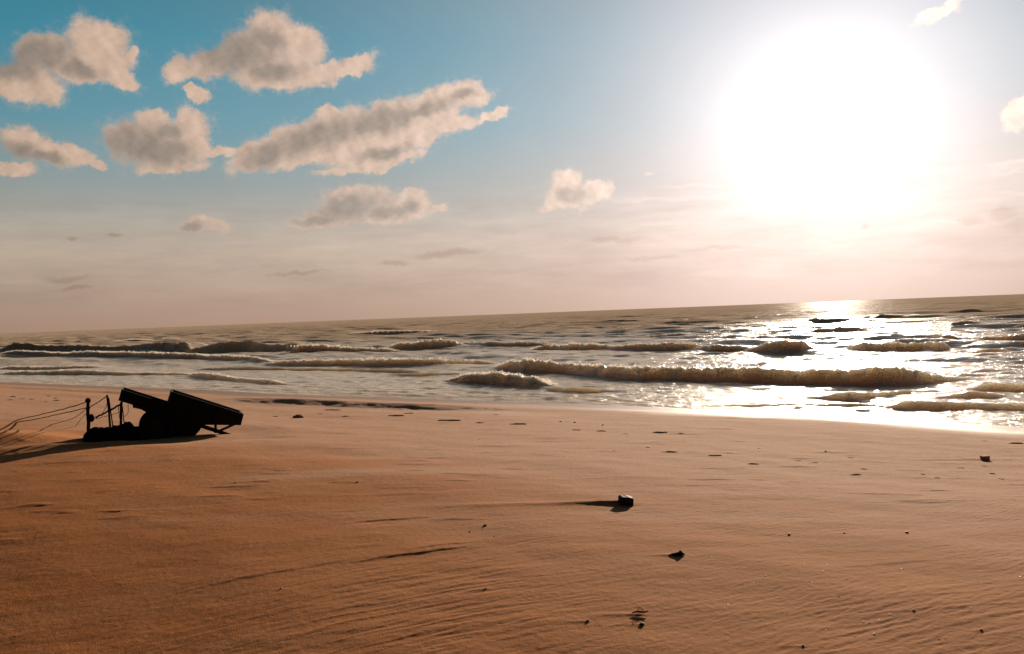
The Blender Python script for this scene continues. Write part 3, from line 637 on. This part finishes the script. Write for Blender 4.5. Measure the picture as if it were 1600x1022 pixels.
# ================================================================== shapes for things
def hz_at(x, y): return float(sand_height(np.array([x], float), np.array([y], float))[0])

def prism(bm, prof, y0, y1, bevel=0.):
    """profile in local x,z extruded from y0 to y1"""
    a = [bm.verts.new((x, y0, z)) for x, z in prof]; b = [bm.verts.new((x, y1, z)) for x, z in prof]
    n = len(prof); fs = [bm.faces.new(a), bm.faces.new(b[::-1])]
    for i in range(n): fs.append(bm.faces.new((a[(i + 1) % n], a[i], b[i], b[(i + 1) % n])))
    if bevel:
        es = list({e for f in fs for e in f.edges})
        bmesh.ops.bevel(bm, geom=es, offset=bevel, segments=2, affect='EDGES', profile=.6)

def tube(bm, pts, rad, n=8):
    pts = [Vector(p) for p in pts]
    rr = rad if isinstance(rad, (list, tuple)) else [rad] * len(pts)
    rings = []
    for i, p in enumerate(pts):
        t = (pts[min(i + 1, len(pts) - 1)] - pts[max(i - 1, 0)]).normalized()
        a = t.orthogonal().normalized() if i == 0 else (rings_a - t * rings_a.dot(t)).normalized()
        rings_a = a; b = t.cross(a)
        rings.append([bm.verts.new(p + (a * math.cos(2 * math.pi * j / n) + b * math.sin(2 * math.pi * j / n)) * rr[i]) for j in range(n)])
    for r1, r2 in zip(rings, rings[1:]):
        for j in range(n):
            f = bm.faces.new((r1[j], r1[(j + 1) % n], r2[(j + 1) % n], r2[j])); f.smooth = True
    bm.faces.new(rings[0][::-1]); bm.faces.new(rings[-1])

def bar(bm, a, b, w, h):
    """rectangular bar from a to b, w across (horizontal), h deep"""
    a, b = Vector(a), Vector(b); t = (b - a).normalized()
    sx = t.cross(Vector((0, 0, 1)));  sx = sx.normalized() if sx.length > 1e-3 else Vector((0, 1, 0))
    up_ = sx.cross(t).normalized()
    vs = []
    for p in (a, b):
        for i, j in ((-1, -1), (1, -1), (1, 1), (-1, 1)): vs.append(bm.verts.new(p + sx * w / 2 * i + up_ * h / 2 * j))
    for f in ((0, 1, 2, 3), (7, 6, 5, 4), (0, 4, 5, 1), (1, 5, 6, 2), (2, 6, 7, 3), (3, 7, 4, 0)): bm.faces.new([vs[i] for i in f])

def fin(bm, name, material, parent=None):
    bmesh.ops.recalc_face_normals(bm, faces=bm.faces)
    me = bpy.data.meshes.new(name); bm.to_mesh(me); bm.free()
    return link(name, me, material, parent)

def lump_mesh(name, sx, sy, sz, seed, sub=3, rough=.3, cut=None):
    bm = bmesh.new(); bmesh.ops.create_icosphere(bm, subdivisions=sub, radius=1)
    V = np.array([v.co[:] for v in bm.verts])
    n = fbm(V[:, 0] * 1.3 + seed * 3.7 + V[:, 2] * .9, V[:, 1] * 1.3 - V[:, 2] * .7 + seed, 4, 700 + seed, .55)
    for v, q in zip(bm.verts, n):
        c = v.co * (1 + rough * float(q) * 1.6)
        v.co = Vector((c.x * sx, c.y * sy, c.z * sz))
    for f in bm.faces: f.smooth = True
    me = bpy.data.meshes.new(name); bm.to_mesh(me); bm.free()
    return me

# ================================================================== the cart
CX, CY = CART
CZ0 = 1.10
ROT = math.radians(23.845)
cart = empty('cart', (CX, CY, CZ0), 'tipped black cart with tall rear box and lower front box stranded on the sand', 'cart', ROT)

def open_box(name, q, y0, y1, t, parent):
    """q: near-face outline TL, TR, BR, ..., BL in x,z; an open-topped box from y0 to y1, walls t thick"""
    V = [Vector(p) for p in q]
    TL, TR = V[0], V[1]
    bm = bmesh.new()
    for ya, yb in ((y0, y0 + t), (y1 - t, y1)): prism(bm, q, ya, yb, .005)
    cen = sum(V, Vector((0, 0))) / len(V)
    for a, b in zip(V[1:], V[2:] + V[:1]):                    # ends and floor, between the two sides
        n = Vector((-(b - a).y, (b - a).x)).normalized()
        if n.dot(cen - a) < 0: n = -n
        d = (b - a).normalized() * .003
        prism(bm, [tuple(a + d + n * .002), tuple(b - d + n * .002), tuple(b - d * 3 + n * t), tuple(a + d * 3 + n * t)], y0 + t + .002, y1 - t - .002)
    body = fin(bm, name, 'board', parent)
    BL, BR = V[-1], V[2]
    for f in (.05, .35, .65, .95):                            # battens on both long sides
        a = TL.lerp(TR, f); dn = (TL - TR).normalized(); dn = Vector((dn.y, -dn.x)); dn = dn if dn.y < 0 else -dn
        ln = abs((BL - TL).dot(dn)) * (1 - f) + abs((BR - TR).dot(dn)) * f
        b_ = a + dn * ln * .92; a = a + dn * .012; w2 = (TR - TL).normalized() * .026
        for ya, yb in ((y0 - .022, y0 - .001), (y1 + .001, y1 + .022)):
            bm = bmesh.new(); prism(bm, [tuple(a - w2), tuple(a + w2), tuple(b_ + w2), tuple(b_ - w2)], ya, yb, .003)
            fin(bm, 'batten', 'board', body)
    # rub rails: boards' upper and lower strakes
    for k in (.0, .5):
        for ya, yb in ((y0 - .016, y0 - .001), (y1 + .001, y1 + .016)):
            dn = Vector(((TR - TL).y, -(TR - TL).x)).normalized(); dn = dn if dn.y < 0 else -dn
            ln = abs((BR - TR).dot(dn)); o1 = dn * ln * k + dn * .004; o2 = o1 + dn * .05; e = (TR - TL) * .055
            for g0, g1 in ((.082, .318), (.382, .618), (.682, .918)):
                p0 = TL.lerp(TR, g0); p1 = TL.lerp(TR, g1)
                bm = bmesh.new(); prism(bm, [tuple(p0 + o1), tuple(p1 + o1), tuple(p1 + o2), tuple(p0 + o2)], ya, yb, .002)
                fin(bm, 'strake', 'board', body)
    return body

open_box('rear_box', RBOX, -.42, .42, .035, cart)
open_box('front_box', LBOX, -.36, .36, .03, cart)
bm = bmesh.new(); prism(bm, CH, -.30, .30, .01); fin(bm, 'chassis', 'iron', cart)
bm = bmesh.new(); prism(bm, BRK, -.26, .26, .006); fin(bm, 'bracket', 'iron', cart)
# wheels, half sunk
WX, WZ = WHEEL[0]; WR = WHEEL[1][1] - WHEEL[0][1]
for yy in (-.47, .47):
    bm = bmesh.new()
    prof = [(WR * .66, -.07), (WR * .9, -.085), (WR * .97, -.07), (WR, -.03), (WR, .03), (WR * .97, .07), (WR * .9, .085), (WR * .66, .07)]
    n = 48; rings = []
    for i in range(n):
        a = 2 * math.pi * i / n
        rings.append([bm.verts.new((WX + math.cos(a) * r, yy + y, WZ + math.sin(a) * r)) for r, y in prof])
    for i in range(n):
        for j in range(len(prof)):
            f = bm.faces.new((rings[i][j], rings[(i + 1) % n][j], rings[(i + 1) % n][(j + 1) % len(prof)], rings[i][(j + 1) % len(prof)])); f.smooth = True
    wh = fin(bm, 'wheel', 'tyre', cart)
    bm = bmesh.new()
    circ = [(WX + math.cos(2 * math.pi * i / 32) * WR * .665, WZ + math.sin(2 * math.pi * i / 32) * WR * .665) for i in range(32)]
    prism(bm, circ, yy - .045, yy + .045, .008)
    circ = [(WX + math.cos(2 * math.pi * i / 20) * .07, WZ + math.sin(2 * math.pi * i / 20) * .07) for i in range(20)]
    prism(bm, circ, yy - .09, yy - .047, .008)
    fin(bm, 'rim', 'iron', wh)
bm = bmesh.new(); tube(bm, [(WX, -.42, WZ), (WX, .42, WZ)], .03, 12); fin(bm, 'axle', 'iron', cart)
# prop frame under the tail
for yy in (-.30,):
    a, b_, c, d, e_, f_ = LEGS
    for i, (p, q_, w_, h_) in enumerate(((a, b_, .05, .085), (c, d, .045, .055), (e_, f_, .045, .05))):
        bm = bmesh.new()
        yo = yy + (0, .004, -.004)[i]
        bar(bm, (p[0], yo, p[1]), (q_[0], yo, q_[1]), w_, h_)
        fin(bm, ('skid', 'prop_leg', 'brace')[i], 'iron', cart)
# drawbar running down into the net heap
bm = bmesh.new(); bar(bm, (CH[5][0] + .15, 0, CH[5][1] + .12), (-1.15, 0, .10), .07, .09); fin(bm, 'drawbar', 'iron', cart)

# ------------------------------------------------------------------ the posts, poles, ropes and nets beside it
RM = Matrix.Rotation(ROT, 4, 'Z')
def W(p, y=-.1):
    v = RM @ Vector((p[0], y, p[1])); return Vector((CX + v.x, CY + v.y, CZ0 + v.z))
def stick(name, top, foot, r0_, r1_, label, cat, y=-.1, y2=None, material='post', knob=False, group=None):
    y2 = y if y2 is None else y2
    A = W(top, y); B = W(foot, y2); B.z = min(B.z, hz_at(B.x, B.y)) - .25
    root = B + Vector((0, 0, .25))
    bm = bmesh.new(); n = 9
    random.seed(len(label))
    pts = [(B - root).lerp(A - root, i / n) + Vector((random.uniform(-1, 1), random.uniform(-1, 1), 0)) * r0_ * .25 for i in range(n + 1)]
    tube(bm, pts, [r1_ + (r0_ - r1_) * i / n for i in range(n + 1)], 10)
    if knob: bmesh.ops.create_icosphere(bm, subdivisions=2, radius=r0_ * 1.7, matrix=Matrix.Translation(A - root))
    o = fin(bm, name, material); o.location = root
    return tag(o, label, cat, group)
t0, f0, bnd, t1, f1, t2, f2, t3, f3, t4, f4 = POSTS
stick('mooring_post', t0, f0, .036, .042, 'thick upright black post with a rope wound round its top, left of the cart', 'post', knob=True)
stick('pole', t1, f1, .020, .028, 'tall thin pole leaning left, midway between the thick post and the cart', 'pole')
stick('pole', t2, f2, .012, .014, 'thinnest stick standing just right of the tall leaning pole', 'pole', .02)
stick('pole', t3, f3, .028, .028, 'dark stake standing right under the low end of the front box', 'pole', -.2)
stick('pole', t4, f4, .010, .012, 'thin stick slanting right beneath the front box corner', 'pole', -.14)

def rope(pts, r, label, y=-.1, sag=.0, group=None, tail=False, seed=0):
    P3 = [Vector(p) if tail else W(p, y) for p in pts]
    if tail:
        p = P3[-1]; p.z = hz_at(p.x, p.y) + r * .3
        e_ = p + (p - P3[-2]).normalized() * .15; e_.z = hz_at(e_.x, e_.y) - .01; P3.append(e_)
    root = P3[0].copy()
    # smooth through the points (Catmull-Rom), with a little wander
    out = []; Q = [P3[0]] + P3 + [P3[-1]]
    for i in range(1, len(Q) - 2):
        for j in range(8):
            t = j / 8; p0, p1, p2, p3 = Q[i - 1:i + 3]
            out.append(.5 * ((2 * p1) + (p2 - p0) * t + (2 * p0 - 5 * p1 + 4 * p2 - p3) * t * t + (3 * p1 - p0 - 3 * p2 + p3) * t ** 3))
    out.append(P3[-1])
    rg = random.Random(seed); n = len(out)
    for i in range(1, n - 1):
        out[i] = out[i] + Vector((rg.uniform(-1, 1), rg.uniform(-1, 1), rg.uniform(-1, 1))) * r * .5 - Vector((0, 0, sag * math.sin(math.pi * i / (n - 1))))
    bm = bmesh.new(); tube(bm, [p - root for p in out], r, 6)
    o = fin(bm, 'rope', 'rope'); o.location = root
    return tag(o, label, 'rope', group)
RL = ['topmost rope running from the post head down left to the sand', 'second rope sloping left from below the post head, nearly straight', 'slack rope sagging left from the middle of the thick post',
      'short rope dropping steeply left from low on the thick post', 'rope from the tall leaning pole tip to the thick post', 'heavy rope rising from the black float to the front box',
      'thin line just under the heavy rope between float and front box', 'slack line running right from the float to the stake', 'loose line hanging down from the leaning pole',
      'loop of line hanging under the front box', 'line hanging beside the stake below the front box']
RRAD = (.011, .010, .007, .007, .010, .019, .008, .006, .006, .006, .007)
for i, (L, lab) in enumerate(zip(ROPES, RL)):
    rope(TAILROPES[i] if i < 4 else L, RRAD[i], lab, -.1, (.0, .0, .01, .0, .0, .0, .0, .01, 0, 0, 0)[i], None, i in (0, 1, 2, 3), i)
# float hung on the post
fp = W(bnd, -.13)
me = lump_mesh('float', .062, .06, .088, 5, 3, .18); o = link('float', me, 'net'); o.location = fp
tag(o, 'black rope-bound float hanging low against the thick post', 'float')
# heap of netting at the drawbar
def heap():
    nx, ny = 90, 46
    xs = np.linspace(-1.75, .15, nx); ys = np.linspace(-.75, .45, ny)
    HX, HY = np.meshgrid(xs, ys, indexing='ij')
    hp = np.array(HEAP)
    top = np.interp(HX, hp[:, 0], hp[:, 1], .0, .0) - .0
    wx = RM
    gx = CX + HX * math.cos(ROT) - HY * math.sin(ROT); gy = CY + HX * math.sin(ROT) + HY * math.cos(ROT)
    g = sand_height(gx.ravel(), gy.ravel()).reshape(HX.shape) - CZ0
    m = np.exp(-((HY + .12) / .30) ** 2) * sstep(-1.72, -1.35, HX) * (1 - sstep(-.25, .12, HX))
    wr = .55 + .45 * np.abs(fbm(HX * 5, HY * 6, 4, 810)) * 2
    z = g - .03 + m * np.maximum(top - g + .03, .07) * (.8 + .35 * (wr - .5)) + m * .03 * fbm(HX * 14, HY * 14, 3, 820)
    V = np.c_[HX.ravel(), HY.ravel(), z.ravel()]
    me, _ = grid_mesh('net_heap', V, ny, nx)
    o = link('net_heap', me, 'net'); o.location = (CX, CY, CZ0); o.rotation_euler = (0, 0, ROT)
    sm = o.modifiers.new('thick', 'SOLIDIFY'); sm.thickness = .02; sm.offset = -1
    tag(o, 'crumpled black heap of netting on the sand at the foot of the stakes', 'netting')
heap()

# ================================================================== flotsam on the sand
def put(o, x, y, sink=0.): o.location = (x, y, hz_at(x, y) - sink); return o
RX = lambda s: s / 1256.

# half-buried block
x, y = BLOCK[0]
bm = bmesh.new()
prism(bm, [(-.088, -.10), (-.082, .062), (-.06, .078), (.02, .080), (.082, .062), (.080, -.10)], -.055, .06, .008)
bmesh.ops.subdivide_edges(bm, edges=bm.edges[:], cuts=3, use_grid_fill=True)
for v in bm.verts:
    q_ = float(fbm(np.array([v.co.x * 14 + v.co.y * 6]), np.array([v.co.z * 14 - v.co.y * 5]), 3, 830)[0]); v.co *= 1 + .10 * q_
o = fin(bm, 'wood_block', 'wood'); put(o, x, y, .0); o.rotation_euler = (.05, .06, math.radians(8))
tag(o, 'squat black wood block half buried at the head of a long sand tail', 'wood block')

# pointed splinter of driftwood
x, y = SPLINTER[0]
bm = bmesh.new()
pts = [(-.115, 0, .004), (-.07, .0, .012), (-.02, .0, .018), (.018, -.004, .022), (.045, -.006, .010)]
tube(bm, pts, [.004, .013, .018, .020, .006], 7)
tube(bm, [(.0, .004, .018), (.006, .004, .034), (.016, .004, .045)], [.014, .013, .007], 6)
for v in bm.verts:
    q_ = float(perlin(np.array([v.co.x * 40]), np.array([v.co.z * 40 + v.co.y * 30]), 840)[0]); v.co += Vector((.2, .5, .5)) * q_ * .006
o = fin(bm, 'driftwood', 'wood'); put(o, x, y, .004); tag(o, 'pointed black driftwood splinter lying alone in front of the wood block', 'driftwood')

# curl of weed with a loop standing up, and two stones by it
x, y = LOOP[0]
bm = bmesh.new()
tube(bm, [(-.06, 0, .006), (-.03, .01, .010), (.0, 0, .012), (.03, -.005, .010), (.055, .0, .014), (.062, .004, .008)], [.003, .007, .009, .008, .007, .003], 7)
tube(bm, [(-.01, .01, .01), (-.012, .012, .028), (.0, .012, .040), (.014, .012, .034), (.022, .012, .02), (.03, .012, .01)], .0028, 6)
o = fin(bm, 'weed_stalk', 'clod'); put(o, x, y); tag(o, 'brown stalk of dried weed with a small loop standing up, near the bottom edge', 'weed')
for (x, y), lab, sz in zip(LOWSTONE, ('black knobbly stone just below the looped weed stalk', 'small dark stone left of the looped weed stalk'), (.017, .011)):
    o = link('stone', lump_mesh('stone', sz, sz * .8, sz * .7, int(sz * 1000), 3, .35), 'stone'); put(o, x, y, sz * .1); tag(o, lab, 'stone')
# brick
x, y = BRICK[0]
bm = bmesh.new(); prism(bm, [(-.066, -.06), (-.064, .048), (.064, .052), (.066, -.06)], -.045, .045, .010)
o = fin(bm, 'brick', 'brick'); put(o, x, y, .0); o.rotation_euler = (0, .03, .1); tag(o, 'worn reddish brick with a thin sand tail, near the right edge', 'brick')
# pyramid clod right of the cart
x, y = MOUND[0]
o = link('sand_clod', lump_mesh('sand_clod', .15, .12, .10, 3, 3, .35), 'clod'); put(o, x, y, .0); tag(o, 'peaked sand clod alone on the pale beach right of the cart', 'clod')

SLAB = ['round pebble at the right end of the curved crust ridge, mid sand', 'dark pebble alone low on the left half of the sand', None, None, None, None,
        'dark sliver of stone right of the driftwood splinter', None, 'flat dark stone on the smooth sand at right centre', 'round dark stone in the rippled sand at lower right', None, None, None,
        'left one of two dark stones near the water edge', 'right one of two dark stones near the water edge', 'lone dark stone right of the pair near the water edge', 'dark stone with a short tail on the pale sand, right', None, None]
for i, (x, y, spx) in enumerate(STONES):
    D = math.hypot(x, y); r = spx * RX(D) * .34
    o = link('pebble', lump_mesh('pebble', r * 1.15, r * .9, r * .75, 20 + i, 2 if r < .03 else 3, .3), 'stone'); put(o, x, y, r * .12)
    o.rotation_euler = (0, 0, i * 1.3)
    if SLAB[i]: tag(o, SLAB[i], 'pebble', 'dark pebbles on the sand')
    else: tag(o, 'tiny dark pebble lying loose on the open sand', 'pebble', 'dark pebbles on the sand')
big = {0: 'long dark clod at the wet sand edge, centre of the beach', 25: 'longest low sand clod below the dark berm, left of centre', 27: 'flat sand clod directly under the dark berm near the cart', 28: 'broad smeared clod at the foot of the dark berm'}
for i, (x, y, spx) in enumerate(CLODS):
    D = math.hypot(x, y); r = spx * RX(D) * .5
    hgt = min(.045, max(.012, r * .20))
    me = lump_mesh('sand_clod', r * 1.0, max(r * .5, .05), hgt, 50 + i, 3, .45)
    o = link('sand_clod', me, 'clod'); put(o, x, y, hgt * .25)
    if i in big: lab = big[i]
    elif x < -10: lab = 'low brown clod on the far sand behind the ropes, far left'
    elif x < 1.5: lab = 'small low clod of damp sand between the cart and the wet sand edge'
    else: lab = 'small low clod of damp sand on the pale right half of the beach'
    tag(o, lab, 'clod', 'damp sand clods on the upper beach')
for i, (x, y) in enumerate(SHELLS):
    r = .0045 + .003 * ((i * 37) % 10) / 10
    o = link('shell_fragment', lump_mesh('shell_fragment', r * 1.3, r, r * .45, 120 + i, 2, .3), 'shell'); put(o, x, y, -r * .15); o.rotation_euler = (.4, .3, i)
    tag(o, 'tiny white shell fragment glinting on the sand at right', 'shell', 'white shell fragments')
